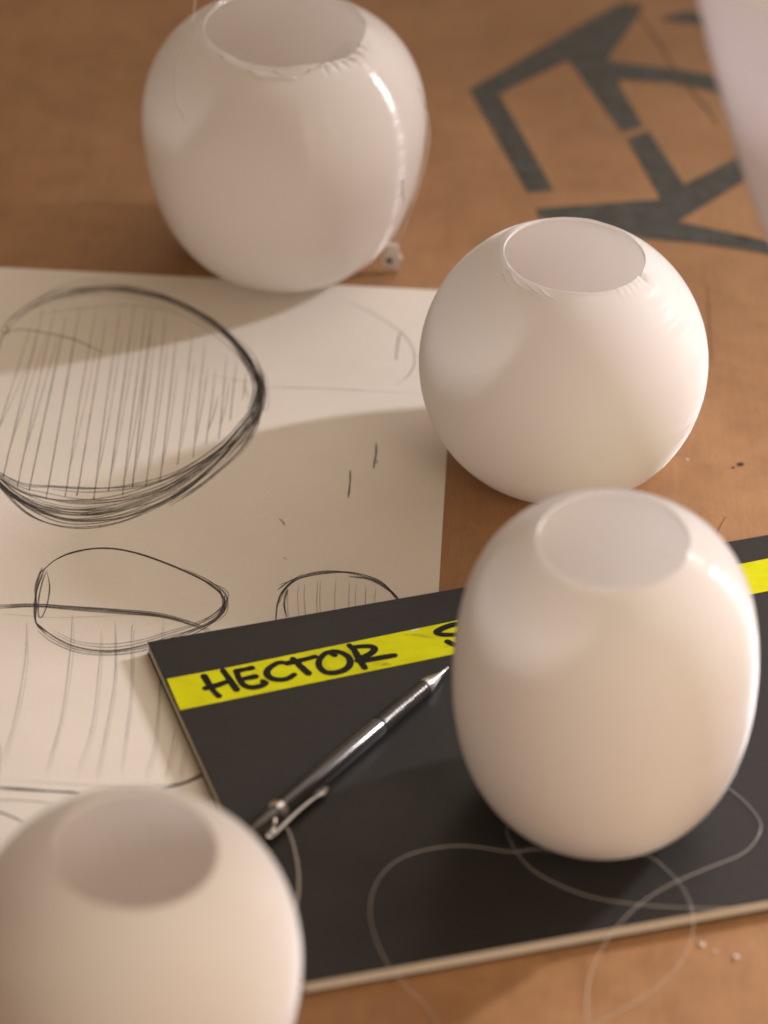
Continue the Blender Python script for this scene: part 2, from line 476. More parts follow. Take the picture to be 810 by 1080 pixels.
# big egg
s = Sketch()
top = [(15, 210), (40, 178), (90, 142), (140, 118), (200, 102), (300, 93), (400, 101), (500, 132), (600, 187), (665, 243), (710, 305), (733, 365)]
for k in range(12):
    dx, dy = random.uniform(-9, 9), random.uniform(-8, 9)
    a, b_ = (0, len(top)) if k < 3 else (random.randint(0, 5), random.randint(9, 12))
    s.line(z4([(x + dx * .6, y + dy) for x, y in top[a:b_]]), .00045, .7)
for k in range(9):  # heavy right shoulder and tip
    dx, dy = random.uniform(-13, 9), random.uniform(-9, 9)
    s.line(z4([(x + dx, y + dy) for x, y in [(520, 140), (600, 187), (665, 243), (710, 305), (735, 362), (733, 400), (718, 440)]][random.randint(0, 3):]), .0004, .7)
for k in range(11):
    dx, dy = random.uniform(-14, 10), random.uniform(-14, 14)
    s.line(z4([(690 + dx, 272 + dy), (722 + dx, 318 + dy), (737 + dx * .6, 350 + dy), (740 + dx * .6, 390 + dy), (730 + dx, 432 + dy), (700 + dx, 480 + dy), (655 + dx, 530 + dy)][random.randint(0, 2):random.randint(5, 7)]), .00030, .8)
for k in range(6):
    dx, dy = random.uniform(-7, 9), random.uniform(-9, 9)
    s.line(z4([(x + dx, y + dy) for x, y in [(560, 158), (640, 214), (702, 284), (735, 343), (746, 388), (739, 430), (714, 480), (662, 540), (592, 596)]][random.randint(0, 2):random.randint(7, 9)]), .0003, .6)
for k in range(9):
    dx, dy = random.uniform(-9, 7), random.uniform(-10, 10)
    s.line(z4([(x + dx, y + dy) for x, y in [(640, 205), (692, 256), (728, 302), (746, 348), (751, 392), (744, 438), (724, 482), (690, 530), (640, 580)]][random.randint(0, 3):random.randint(6, 9)]), .00028, .9)
for k in range(5):
    o_ = random.uniform(-6, 16)
    s.line(z4([(742 + o_ * .3, 430), (722 + o_ * .6, 480 + o_ * .5), (684 + o_ * .6, 536 + o_), (630 + o_ * .4, 592 + o_), (560, 650 + o_), (480, 698 + o_)]), .00028, .9)
inner = [(733, 385), (720, 425), (690, 470), (640, 525), (580, 568), (500, 612), (420, 640), (330, 658), (240, 664), (150, 662), (70, 655), (0, 624), (-60, 570)]
outer = [(745, 395), (736, 450), (680, 515), (630, 575), (560, 640), (490, 690), (400, 735), (310, 765), (225, 776), (150, 765), (80, 732), (30, 690), (-20, 630), (-70, 560)]
def lerp_path(A, B, t, n=13):
    def samp(P, u):
        q = u * (len(P) - 1); i = min(int(q), len(P) - 2); f = q - i
        return (P[i][0] * (1 - f) + P[i + 1][0] * f, P[i][1] * (1 - f) + P[i + 1][1] * f)
    return [tuple(samp(A, i / (n - 1))[c] * (1 - t) + samp(B, i / (n - 1))[c] * t for c in (0, 1)) for i in range(n)]
for t in (.05, .2, .35, .49, .62, .7, .85, .9, 0, .12, .3, .38, .45, .52, .58, .66, .72, .8, .88, .94, 1.0, 1.05):
    P = lerp_path(inner, outer, t)
    # each stroke drifts between the inner and outer line
    d = random.uniform(-14, 14)
    P = [(x, y + d * math.sin(i * .5)) for i, (x, y) in enumerate(P)]
    a = random.choice((0, 0, 1, 3)); e = random.choice((13, 13, 12, 10))
    s.line(z4(P[a:e]), .00042, .8)
for k in range(5):
    s.line(z4([(-40, 600), (0, 632 + 6 * k), (50, 668 + 7 * k), (130, 700 + 6 * k), (230, 716 + 5 * k), (330, 705 + 4 * k)]), .0004, 1.0)
s.line(z4([(4, 205), (22, 200), (22, 218), (8, 220), (4, 205)]), .0006, .3)
s.line(z4([(18, 212), (5, 235), (-6, 270)]), .0005, .2)
s.build(M['lead'], "large dense pencil egg outline")
s = Sketch()
s.line(z4([(20, 215), (60, 210), (130, 218), (220, 240), (300, 280)]), .0006, .5)
s.line(z4([(85, 130), (160, 92), (240, 72), (330, 76), (420, 92)]), .0004, .5)
s.line(z4([(100, 150), (200, 118), (310, 110), (420, 128), (520, 165)]), .0004, .5)
s.line(z4([(100, 165), (220, 150), (380, 140), (500, 165), (600, 215), (680, 290), (725, 360)]), .0004, .6)
bots = [(-25, 560), (10, 620), (50, 650), (85, 660), (132, 684), (185, 676), (220, 676), (266, 684), (310, 660), (350, 672), (376, 650), (417, 648), (455, 640), (505, 590), (548, 570), (585, 540), (622, 520), (655, 470), (690, 410)]
for i, (x, y) in enumerate(bots):
    sl = 120 - 6.0 * i; tx = x + sl
    ty = 200 - .42 * min(tx, 300) if tx < 150 else (140 if tx < 420 else 140 + (tx - 420) * .62)
    if i % 3 == 0: ty += random.uniform(0, 60)
    s.line(z4([(tx, ty), (x + sl * .48, (y + ty) / 2 + 10), (x + 3, y - 12), (x, y)]), .00032, .5)
    if random.random() < .75: s.line(z4([(tx + 7, ty + 80), (x + sl * .48 + 9, (y + ty) / 2 + 30), (x + 8, y - 40)]), .00022, .8)
s.build(M['lead_mid'], "slanted hatching inside the large egg drawing")

# small egg
s = Sketch()
e = [(110, 120), (160, 82), (220, 58), (300, 50), (380, 62), (470, 90), (560, 130), (615, 162), (636, 190)]
e2 = [(640, 185), (636, 215), (610, 245), (550, 275), (480, 298), (400, 322), (310, 334), (220, 326), (150, 296), (108, 262)]
for k in range(4):
    s.line(z5([(x, y + random.uniform(-3, 3)) for x, y in e][(0, 0, 1, 0)[k]:]), .00042, .35)
for k in range(5):
    o_ = (k - 1.5) * 8
    s.line(z5([(x, y + o_ * math.sin(min(1, i / 4) * 1.5)) for i, (x, y) in enumerate(e2)][:random.choice((10, 10, 9))]), .00038, .5)
for k in range(6):
    dx, dy = random.uniform(-7, 7), random.uniform(-7, 7)
    s.line(z5([(x + dx, y + dy) for x, y in [(520, 108), (590, 142), (632, 174), (645, 205), (632, 238), (590, 264), (540, 284)]][random.randint(0, 2):random.randint(5, 7)]), .0003, .5)
for k in range(3):
    dy = random.uniform(-6, 6)
    s.line(z5([(x + random.uniform(-4, 4), y + dy) for x, y in [(108, 262), (150, 300), (220, 330), (310, 342), (400, 328), (480, 306), (560, 276)]]), .0003, .4)
s.line(z5([(560, 270), (620, 228), (650, 190), (640, 165), (600, 145)]), .0004, .4)
s.line(z5([(625, 165), (634, 200), (632, 235)]), .0006, .4)
for k in range(4):
    d = k * 4
    s.line(z5([(130 - d, 105), (108 - d * .6, 160), (98 + d * .5, 215), (104, 262), (125 + d, 290)]), .0004, .4)
s.line(z5([(136, 118), (142, 160), (134, 210), (118, 246), (110, 235), (112, 190), (122, 140), (134, 112)]), .0004, .4)
for k in range(5):
    a = [(-10, 216), (100, 212), (200, 218), (330, 228), (450, 240), (540, 262), (600, 285)]
    s.line(z5([(x, y + (k - 2) * 2.4) for x, y in a][:7 - (k % 2)]), .00045, .3)
s.line(z5([(300, 228), (420, 234), (500, 250), (535, 266)]), .0004, .3)
s.build(M['lead'], "flat pencil egg with crossing arc")
s = Sketch()
for k in range(4): s.line(z5([(-12, 726 + 3 * k), (100, 735 + 2 * k), (170, 742), (225, 744 + k)]), .0005, .3)
s.build(M['lead'], "heavy base line under the flat egg")
s = Sketch()
for k in range(3): s.line(z5([(460, 735 - 3 * k), (520, 722 - 3 * k), (570, 702 - 5 * k), (590, 690)]), .0005, .4)
s.build(M['lead'], "short pencil ticks at the notebook edge")
s = Sketch()
s.line(z5([(-12, 765), (70, 768), (152, 776)]), .0004, .3)
s.build(M['lead'], "thin short pencil line")
s = Sketch()
for k in range(2): s.line(z5([(-12, 796), (20, 806 + 2 * k), (68, 830)]), .0005, .3)
s.build(M['lead'], "short pencil tick at the sheet's left")
s = Sketch()
for a in ([(75, 262), (70, 380), (40, 540), (5, 660)], [(205, 240), (200, 350), (175, 530), (130, 690)], [(290, 285), (280, 400), (262, 560), (218, 694)],
          [(328, 255), (326, 420), (300, 580), (272, 706)], [(380, 268), (374, 290), (374, 460), (345, 684)], [(465, 248), (455, 420), (440, 600), (412, 706)],
          [(500, 560), (485, 640), (468, 706)], [(528, 620), (518, 660), (512, 700)], [(0, 600), (-6, 700)]):
    s.line(z5(a), .00032, .4)
    s.line(z5([(x + 5, y + 14) for x, y in a]), .00018, .8)
s.line(z5([(5, 236), (80, 242), (160, 246), (250, 243), (380, 240)]), .0003, .3)
s.line(z5([(-5, 708), (150, 718), (300, 726), (430, 724), (520, 714), (575, 700)]), .0003, .3)
s.build(M['lead_faint'], "faint vertical guide lines under the flat egg")

# dome near the notebook and loose marks
s = Sketch()
dome = [(176, 1070), (184, 1010), (205, 965), (250, 932), (330, 914), (420, 920), (500, 948), (550, 992), (575, 1020)]
for k in range(5): s.line(z6([(x + random.uniform(-3, 3), y + random.uniform(-4, 5)) for x, y in dome][k % 2:]), .0004, .3)
for k in range(3): s.line(z6([(400, 926), (470, 938), (530, 975), (560, 1004)]), .0004, 1.0)
s.line(z6([(184, 972), (215, 946), (246, 930)]), .0004, .5); s.line(z6([(190, 955), (225, 940), (262, 918)]), .0004, .5)
for k in range(2): s.line(z6([(212 + 4 * k, 965), (204, 1010), (210, 1055)]), .0004, .4)
s.build(M['lead'], "half dome outline")
s = Sketch()
for k in range(3): s.line(z6([(486, 516), (487, 545 + k), (483, 570), (479, 597)]), .0004, .35)
s.line(z6([(484, 565), (491, 582)]), .0005, .1)
s.build(M['lead'], "longer of two short pencil dashes, nearer the shade")
s = Sketch()
for k in range(2): s.line(z6([(406 + 2 * k, 600), (407, 640), (401, 686)]), .0004, .25)
s.build(M['lead'], "short pencil dash nearer the dome")
s = Sketch()
for x in (215, 248, 268, 306, 315, 362, 405, 425, 455, 485): s.line(z6([(x, 930 + abs(x - 350) * .25), (x - 2, 1000), (x + 2, 1070)]), .00028, .3)
s.build(M['lead_faint'], "faint dome hatching")
s = Sketch()
for k in range(2): s.line(z6([(380, 76), (460, 110), (540, 158), (590, 205), (605, 260), (590, 305), (550, 340)]), .0004, .5)
for k in range(3): s.line(z6([(558, 180), (552, 225), (548, 265)]), .0004, .3)
s.line(z6([(560, 178), (572, 180)]), .0004, .1)
s.build(M['lead_faint'], "faint arc at the far corner of the sheet")
s = Sketch()
s.line(z6([(150, 344), (300, 349), (450, 356), (640, 365)]), .0003, .2); s.line(z6([(150, 346), (300, 350), (450, 355)]), .0003, .2)
s.build(M['lead_faint'], "faint level line beside the large egg")
s = Sketch()
s.line([(270, 380), (281, 400), (284, 420), (281, 432), (276, 428), (278, 410)], .0003, .3)
s.build(M['lead_faint'], "faint small loop at the large egg's tip")
s = Sketch()
s.line([(222, 395), (250, 401), (275, 405)], .0003, .3)
s.build(M['lead_faint'], "faint stroke ending at the large egg's tip")
s = Sketch()
for pts_, w_ in (([(294, 547), (298, 550), (301, 554)], .0011), ([(300, 588), (302, 590)], .0006), ([(446, 506), (448, 507)], .0006)):
    s = Sketch(); s.line(pts_, w_, .1)
    s.build(M['stain'], "tiny brown speck").name = "speck"


# ------------------------------------------------------------------ notebook
ZT = .0065
tl = on(155.5, 677, ZT); bl = on(318, 1037, ZT)
trd = (on(810, 564, ZT) - tl).normalized(); brd = (on(810, 949, ZT) - bl).normalized()
tr, br = tl + trd * .285, bl + brd * .272
nb = empty("notebook", ((tl + br) / 2).xy.to_3d())
meta(nb, "thin black card-covered notebook with a strip of yellow tape across it", "notebook")
NBO = nb.location.copy()

def rounded(poly, rad, k=6):
    out = []
    N = len(poly)
    for i, p in enumerate(poly):
        a = (poly[i - 1] - p).normalized(); b_ = (poly[(i + 1) % N] - p).normalized()
        A, B = p + a * rad[i], p + b_ * rad[i]
        for j in range(k + 1):
            t = j / k
            out.append(A * (1 - t) ** 2 + p * 2 * t * (1 - t) + B * t * t)
    return out

def slab(name, poly, z0, z1, mat, parent, inset=0, rad=(0, .0016, .0016, .0005), bev=0, org=None):
    c = sum(poly, Vector()) / 4
    P = [p + (c - p).normalized() * inset for p in poly]
    P = rounded([Vector((p.x, p.y, 0)) for p in P], [max(r_, .0002) for r_ in rad])
    n = len(P)
    org = org or NBO
    V = [Vector((p.x, p.y, z0)) - org for p in P] + [Vector((p.x, p.y, z1)) - org for p in P]
    Fc = [tuple(range(n))[::-1], tuple(range(n, 2 * n))] + [(i, (i + 1) % n, n + (i + 1) % n, n + i) for i in range(n)]
    o = mesh(name, V, Fc, mat, parent)
    if bev:
        md = o.modifiers.new("bevel", 'BEVEL'); md.width = bev; md.segments = 2; md.limit_method = 'ANGLE'
    return o
quad = [tl, bl, br, tr]
rd = (.0002, .0022, .0022, .0002)
slab("back_cover", quad, .0011, .0015, M['cover'], nb, rad=rd)
slab("page_block", quad, .00155, .0060, M['pages'], nb, inset=.0004, rad=rd, bev=.0002)
cover = slab("front_cover", quad, .00605, ZT, M['cover'], nb, rad=rd, bev=.00012)

def shift(Vl, org=None): return [v - (org or NBO) for v in Vl]
zt = ZT + .00012
tp = [on(176, 716, zt), on(190, 748.8, zt), on(476, 690.4, zt), on(812, 622.8, zt), on(905, 604, zt), on(895, 571.5, zt), on(812, 588.6, zt), on(480.6, 654.6, zt), on(240, 704.2, zt)]
n = len(tp)
V = shift([v - Vector((0, 0, .0001)) for v in tp] + tp)
Fc = [tuple(range(n))[::-1], tuple(range(n, 2 * n))] + [(i, (i + 1) % n, n + (i + 1) % n, n + i) for i in range(n)]
tape = mesh("yellow_tape", V, Fc, M['tape'], nb)

def za(x, y): return (200 + x / 6.75, 690 + y / 6.75)
def zb(x, y): return (300 + x / 6.75, 670 + y / 6.75)
def zc(x, y): return (400 + x / 9.0, 640 + y / 9.0)
letters = [
    [[za(102, 155), za(140, 215), za(172, 262), za(207, 297)], [za(240, 118), za(285, 180), za(335, 252)], [za(112, 242), za(190, 222), za(275, 192)]],
    [[za(335, 128), za(352, 172), za(385, 218), za(440, 236), za(505, 226), za(540, 205), za(522, 192)], [za(335, 120), za(390, 108), za(440, 98)], [za(365, 180), za(410, 170), za(468, 158)]],
    [[za(662, 58), za(628, 62), za(590, 82), za(556, 112), za(552, 142), za(580, 170), za(640, 182), za(700, 172), za(745, 145)]],
    [[zb(15, 200), zb(110, 180), zb(218, 152)], [zb(62, 168), zb(110, 215), zb(172, 272)]],
    [[zb(340, 115), zb(290, 130), zb(250, 175), zb(248, 220), zb(285, 258), zb(345, 268), zb(420, 250), zb(465, 210), zb(460, 160), zb(410, 125), zb(350, 114), zb(335, 128), zb(358, 142)]],
    [[zb(462, 72), zb(500, 110), zb(530, 165), zb(572, 232)], [zb(490, 85), zb(560, 78), zb(620, 80), zb(642, 98), zb(618, 128), zb(570, 150), zb(535, 160)],
     [zb(520, 180), zb(580, 178), zb(690, 158), zb(785, 142)]],
    [[zc(760, 160), zc(690, 172), zc(600, 205), zc(545, 240), zc(590, 262), zc(680, 265), zc(770, 262), zc(840, 290), zc(830, 340), zc(740, 362), zc(690, 352), zc(650, 330)]],
]
for li, strokes in enumerate(letters):
    V, Fc = [], []
    for k, sp in enumerate(strokes):
        C = [on(c.x, c.y, zt + .00006 + .00003 * k) for c in catmull([(x, y, 0) for x, y in sp], 6)]
        ribbon(V, Fc, C, (lambda t, ph=random.uniform(0, 6): .0026 * (1 + .10 * math.sin(t * 7 + ph))), dz=.00002, cap=True)
    mesh("letter", shift(V), Fc, M['ink'], tape)
for sp, w in ([[zb(285, 190), zb(300, 225), zb(345, 250), zb(405, 235)], .0008], [[zb(620, 205), zb(700, 200), zb(765, 212)], .0022], [[zb(690, 215), zb(740, 200)], .0012],
              [[zb(430, 95), zb(470, 125), zb(500, 160)], .0012], [[za(455, 95), za(470, 105), za(478, 125)], .001], [[zc(230, 262), zc(380, 272), zc(520, 298)], .0014],
              [[zb(675, 140), zb(700, 132), zb(725, 140)], .0006], [[zc(610, 370), zc(660, 385)], .0014]):
    V, Fc = [], []
    ribbon(V, Fc, [on(c.x, c.y, zt + .00003) for c in catmull([(x, y, 0) for x, y in sp], 5)], (lambda t, w=w: w * (.3 + .7 * math.sin(math.pi * min(max(t, .02), .98)))), dz=.00001)
    mesh("marker_smudge", shift(V), Fc, M['smudge'], tape)
V, Fc = [], []
ribbon(V, Fc, [on(c.x, c.y, zt + .00004) for c in catmull([(434, 665.5, 0), (438, 664.2, 0), (442, 663.3, 0)], 4)], .0006)
mesh("worn_patch", shift(V), Fc, M['chip'], tape)

# ------------------------------------------------------------------ mechanical pencil
RP = .0037
zc0 = ZT + RP + .0002
tipp = on(472.6, 704.2, zc0 - .0012); endp = on(252, 891, zc0)
ax = (endp - tipp); LEN = ax.length; ax.normalize()
pen = empty("mechanical_pencil", tuple(tipp))
meta(pen, "black mechanical pencil with chrome tip and clip lying on the notebook", "pencil")
side = ax.cross(Vector((0, 0, 1))).normalized()
pup = side.cross(ax).normalized()
if pup.z < 0: pup = -pup
def lathe(name, prof, mat, seg=40, parent=pen, smooth=True):
    V, Fc = [], []
    for d, r_ in prof:
        for k in range(seg):
            a = 2 * math.pi * k / seg
            V.append(ax * d + (side * math.cos(a) + pup * math.sin(a)) * r_)
    for i in range(len(prof) - 1):
        for k in range(seg):
            a, b_ = i * seg + k, i * seg + (k + 1) % seg
            Fc.append((a, b_, b_ + seg, a + seg))
    Fc.append(tuple(range(seg))[::-1]); Fc.append(tuple((len(prof) - 1) * seg + k for k in range(seg)))
    o = mesh(name, V, Fc, mat, parent, smooth)
    o.data.set_sharp_from_angle(angle=math.radians(35))
    return o
def dist_px(px, py):
    p = on(px, py, zc0); return (p - tipp).dot(ax)
dg, dgr, dr = dist_px(449.5, 723), dist_px(400, 764), dist_px(292, 855.5)
lathe("lead_sleeve", [(0, .0004), (.0035, .00045)], M['chrome'])
lathe("tip_cone", [(.0025, .0006), (.005, .00085), (dg - .0035, .0026), (dg - .001, .0030), (dg, .0030)], M['chrome'])
pg = [(dg, .0030)]
ng = 17
for i in range(ng):
    a = dg + (dgr - dg) * i / ng; st_ = (dgr - dg) / ng
    rr = .0031 + .0005 * (i / ng)
    pg += [(a + st_ * .08, rr), (a + st_ * .5, rr + .0001), (a + st_ * .62, rr - .00022), (a + st_ * .95, rr - .00022)]
lathe("ribbed_grip", pg + [(dgr, .0035)], M['grip'])
lathe("barrel", [(dgr, .0034), (dgr + .001, RP), (dr - .0022, RP), (dr - .002, RP - .0003)], M['barrel'])
lathe("clip_ring", [(dr - .002, RP - .0002), (dr - .0018, RP + .0002), (dr + .0012, RP + .0002), (dr + .0014, RP - .0002)], M['chrome'])
lathe("end_barrel", [(dr + .0014, RP - .0003), (dr + .002, RP), (LEN, RP), (LEN + .001, RP - .0006)], M['barrel'])
lathe("end_cap", [(LEN + .001, RP - .0012), (LEN + .012, RP - .0013), (LEN + .013, RP - .002)], M['chrome'])
# clip stands off the near side of the barrel
sgn = 1 if side.y < 0 else -1
sd = side * sgn
# clip path traced along the barrel at height of the axis
def cp(px, py, z): return on(px, py, z) - tipp
clip = [cp(287, 869, zc0 + .0012), cp(282.5, 878, zc0 - .0006), cp(283.5, 883, zc0 - .001), cp(289, 880, zc0 - .001), cp(300, 869.5, zc0 - .001), cp(315, 855, zc0 - .001), cp(329, 843.5, zc0 - .0012), cp(338, 836.5, zc0 - .0016), cp(345, 831, zc0 - .0012)]
cc = catmull(clip, 6)
V, Fc = [], []
Nn = len(cc)
for i, p in enumerate(cc):
    t = (cc[min(i + 1, Nn - 1)] - cc[max(i - 1, 0)]).normalized()
    u = i / (Nn - 1)
    wv = .0006 + (.0010 * math.exp(-((u - .90) / .07) ** 2))
    w2 = t.cross(Vector((0, 0, 1))).normalized() * (wv if u > .2 else .0010)
    h = Vector((0, 0, .00028))
    V += [p - w2 - h, p + w2 - h, p + w2 + h, p - w2 + h]
for i in range(Nn - 1):
    for k in range(4):
        a, b_ = 4 * i + k, 4 * i + (k + 1) % 4
        Fc.append((a, b_, b_ + 4, a + 4))
Fc += [(3, 2, 1, 0), tuple(4 * (Nn - 1) + k for k in range(4))]
co = mesh("clip", V, Fc, M['chrome'], pen, True)
co.data.set_sharp_from_angle(angle=math.radians(40))
md = co.modifiers.new("bevel", 'BEVEL'); md.width = .00015; md.segments = 2
# strap joining the ring to the clip, and a brass stud
V, Fc = [], []
tube(V, Fc, catmull([cp(290, 862, zc0 + .0026), cp(289.5, 868, zc0 + .0012), cp(288, 874, zc0 + .0004), cp(286, 879, zc0 - .0008)], 5), .0009, 10)
mesh("clip_strap", V, Fc, M['chrome'], pen, True)
V, Fc = [], []
c = ax * dr - sd * (RP * .55) + pup * (RP * .80)
for i in range(9):
    a = math.pi * i / 8
    for k in range(16):
        b_ = 2 * math.pi * k / 16
        V.append(c + Vector((math.sin(a) * math.cos(b_), math.sin(a) * math.sin(b_), math.cos(a))) * .0009)
for i in range(8):
    for k in range(16):
        a0, a1 = i * 16 + k, i * 16 + (k + 1) % 16
        Fc.append((a0, a1, a1 + 16, a0 + 16))
mesh("stud", V, Fc, M['brass'], pen, True)

# ------------------------------------------------------------------ lamp shades (shells of revolution)
K = 9
def hz(t): return .5 - .5 * math.cos(math.pi * (.12 + .76 * t))
h0, h1 = hz(0), hz(1)
def profile(rk, h, n=64):
    out = []
    for q in range(n + 1):
        t = q / n * (K - 1); i = min(int(t), K - 2); u = t - i
        def g(j):
            if j < 0: return rk[0] * 2 - rk[1]
            if j > K - 1: return rk[-1] * 2 - rk[-2]
            return rk[j]
        p0, p1, p2, p3 = g(i - 1), g(i), g(i + 1), g(i + 2)
        r_ = .5 * ((2 * p1) + (-p0 + p2) * u + (2 * p0 - 5 * p1 + 4 * p2 - p3) * u * u + (-p0 + 3 * p1 - 3 * p2 + p3) * u ** 3)
        out.append((r_, (hz(q / n) - h0) / (h1 - h0) * h))
    return out

def shade(name, X, Y, z0, h, tx, ty, rk, mat, label, thick=.0011, rimfn=None, seg=288, ripple=0):
    P = profile(rk, h)
    # rounded foot closing to the centre
    foot = [(0, 0), (rk[0] * .5, 0.0), (rk[0] * .80, 0.0001), (rk[0] * .93, .0004)]
    outer = foot + [(r_, z + (.0014 if i == 0 else 0)) for i, (r_, z) in enumerate(P)]
    inner = []
    for i, (r_, z) in enumerate(outer):
        a = outer[max(i - 1, 0)]; b_ = outer[min(i + 1, len(outer) - 1)]
        d = Vector((b_[0] - a[0], b_[1] - a[1])).normalized()
        nrm = Vector((-d.y, d.x))
        inner.append((max(r_ + nrm.x * thick, 0), z + nrm.y * thick))
    inner[0] = (0, thick)
    lipo = outer[-1]; lipi = inner[-1]
    full = outer + [((lipo[0] * .7 + lipi[0] * .3), lipo[1] + thick * .28), ((lipo[0] * .3 + lipi[0] * .7), lipo[1] + thick * .28)] + inner[::-1]
    V, Fc = [], []
    ztop = h
    for (r_, z) in full:
        for k in range(seg):
            a = 2 * math.pi * k / seg
            dz = dr_ = 0
            if rimfn and z > ztop * .965:
                w = min(1, (z - ztop * .965) / (ztop * .035))
                dz = rimfn(a) * w ** 2
            rr = r_ * (1 + ripple * math.sin(9 * a + 3 * z / h) * math.sin(math.pi * min(1, z / h)))
            V.append(Vector((rr * math.cos(a), rr * math.sin(a), z + dz)))
    n = len(full)
    for i in range(n - 1):
        for k in range(seg):
            a, b_ = i * seg + k, i * seg + (k + 1) % seg
            Fc.append((a, b_, b_ + seg, a + seg))
    o = mesh(name, V, Fc, mat, smooth=True)
    # weld the poles
    import bmesh
    bm = bmesh.new(); bm.from_mesh(o.data)
    bmesh.ops.remove_doubles(bm, verts=bm.verts, dist=1e-7)
    bmesh.ops.recalc_face_normals(bm, faces=bm.faces)
    bm.to_mesh(o.data); bm.free()
    for p in o.data.polygons: p.use_smooth = True
    a = Vector((tx, ty, 1)).normalized()
    e1 = Vector((0, 1, 0)).cross(a).normalized(); e2 = a.cross(e1)
    mm = Matrix.Identity(4)
    for i in range(3):
        mm[i][0], mm[i][1], mm[i][2] = e1[i], e2[i], a[i]
    mm[0][3], mm[1][3], mm[2][3] = X, Y, z0
    o.matrix_world = mm
    meta(o, label, "lamp shade", "white translucent lamp shades on the table")
    return o

def angd(a, b): return abs((a - b + math.pi) % (2 * math.pi) - math.pi)
def rim_gloss(a):
    v = .0004 * math.sin(5 * a + 1) + .0002 * math.sin(13 * a)
    d = angd(a, math.radians(-38))
    if d < .42: v -= .0020 * (1 - d / .42) ** .6 + .0006 * math.sin(a * 47) + .0003 * math.sin(a * 91 + 1)
    return v
def rim_satin(a):
    v = .0002 * math.sin(4 * a + 2) + .0001 * math.sin(11 * a)
    d = angd(a, math.radians(-27))
    g = (a - math.radians(333) + math.pi) % (2 * math.pi) - math.pi
    if 0 < g < .15: v -= .0026 * (1 - g / .15)
    elif -.5 < g <= 0: v += .0003 * abs(math.sin(g * 30))
    return v
def rim_soft(a): return .00015 * math.sin(3 * a)

s1 = shade("lamp_shade", -.05324, .18998, 0.0005, .11702, -.02042, -.0214, [.02974, .04278, .05273, .05885, .06226, .06281, .0588, .04963, .03517], M['shade_gloss'],
           "glossy white open-topped shade at the back left with torn rim and clear thread", rimfn=rim_gloss)
s2 = shade("lamp_shade", .06861, .04107, 0.0005, .1010, .00232, -.00302, [.0285, .0408, .0503, .0564, .0585, .0562, .0497, .0399, .0283], M['shade_satin'],
           "round satin white shade standing on bare board between paper and stencil", rimfn=rim_satin)
s3 = shade("lamp_shade", .08104, -.17152, ZT + .0003, .11932, -.04433, -.03782, [.02766, .03862, .04637, .05061, .05186, .05073, .04704, .03911, .02533], M['shade_semi'],
           "tall barrel-shaped cream white shade standing on the black notebook", rimfn=rim_soft)
s4 = shade("lamp_shade", -.06957, -.30873, 0.0008, .10037, .02224, -.009, [.02606, .03695, .04489, .04985, .05174, .05042, .04551, .03674, .02472], M['shade_satin'],
           "blurred nearest shade cut off by the bottom left corner", rimfn=rim_soft)
s5 = shade("raised_lamp_shade", 0.1692, -0.1416, 0.2042, 0.1273, 0, 0, [0.0349, 0.0457, 0.0556, 0.0644, 0.0722, 0.0791, 0.085, 0.0899, 0.0938], M['shade_veil'],
           "large pale lilac shade at the top right edge, hung on an added cord clear of the light, in front of the stencil", ripple=.016)  # raised height is made up so the shade leaves the beam free
V, Fc = [], []
hh = 0.1273
for k in range(3):
    a = 2 * math.pi * k / 3
    tube(V, Fc, [Vector((math.cos(a) * 0.0933, math.sin(a) * 0.0933, hh)), Vector((0, 0, hh + .09))], .0005, 8)
tube(V, Fc, [Vector((0, 0, hh + .089)), Vector((0, 0, hh + 1.2))], .0012, 8)
hang = mesh("added_cord", V, Fc, M['nylon'], s5, True)  # added cord, out of view, holding the shade above the window beam

# ------------------------------------------------------------------ fishing line
bpy.context.view_layer.update()
def thread(pts, label, r_=.00025, mat='nylon', n=10):
    C = catmull([on(x, y, z) for x, y, z in pts], n)
    org = C[0].copy()
    V, Fc = [], []
    tube(V, Fc, [c - org for c in C], r_, 8)
    o = mesh("fishing_line", V, Fc, M[mat], smooth=True); o.location = org
    meta(o, label, "fishing line", "loops of clear fishing line")
    return o
zn = ZT + .0007
thread([(470, 1095, .0006), (450, 1062, .0008), (428, 1040, .0025), (405, 1010, .0075), (392, 975, zn), (391, 950, zn), (400, 926, zn), (420, 907, zn), (450, 896, zn), (490, 892, zn), (540, 898.5, zn),
        (560, 896, zn), (600, 897, zn), (645, 898, zn), (683.5, 903, zn), (705, 919, zn), (720.5, 937, zn + .001), (730, 959, zn + .0006), (731, 981, .0055), (723.6, 1005, .003), (708, 1027, .0015), (683.5, 1048.5, .0007), (652, 1067, .0006), (620, 1084, .0006)],
       "clear line curving round the shade's foot and off the notebook edge")
thread([(621, 1098, .0006), (619, 1052, .0007), (625, 1021, .002), (639, 993, .005), (659, 968, .0085), (683.5, 947, zn + .002), (711, 931, zn + .003), (745, 916, zn + .002), (785, 899, zn), (802, 876, zn), (796, 857, zn), (770, 832.5, zn),
        (715, 800, zn), (640, 782, zn), (565, 815, zn), (536, 868, zn), (541, 892, zn + .0012), (560, 916, zn + .0012), (591, 934, zn), (628, 947, zn), (674, 954, zn), (720, 957, zn), (770, 957.5, zn + .0003), (815, 952, zn), (850, 946, zn)],
       "clear line with a glinting bend right of the barrel-shaped shade")
thread([(296, 866, zn), (304, 876, zn), (311, 897.5, zn), (315, 925, zn), (313, 953, zn), (304, 985, zn), (285, 1000, zn - .002)], "short dim line emerging from under the pencil clip", .0005, 'nylon_faint')

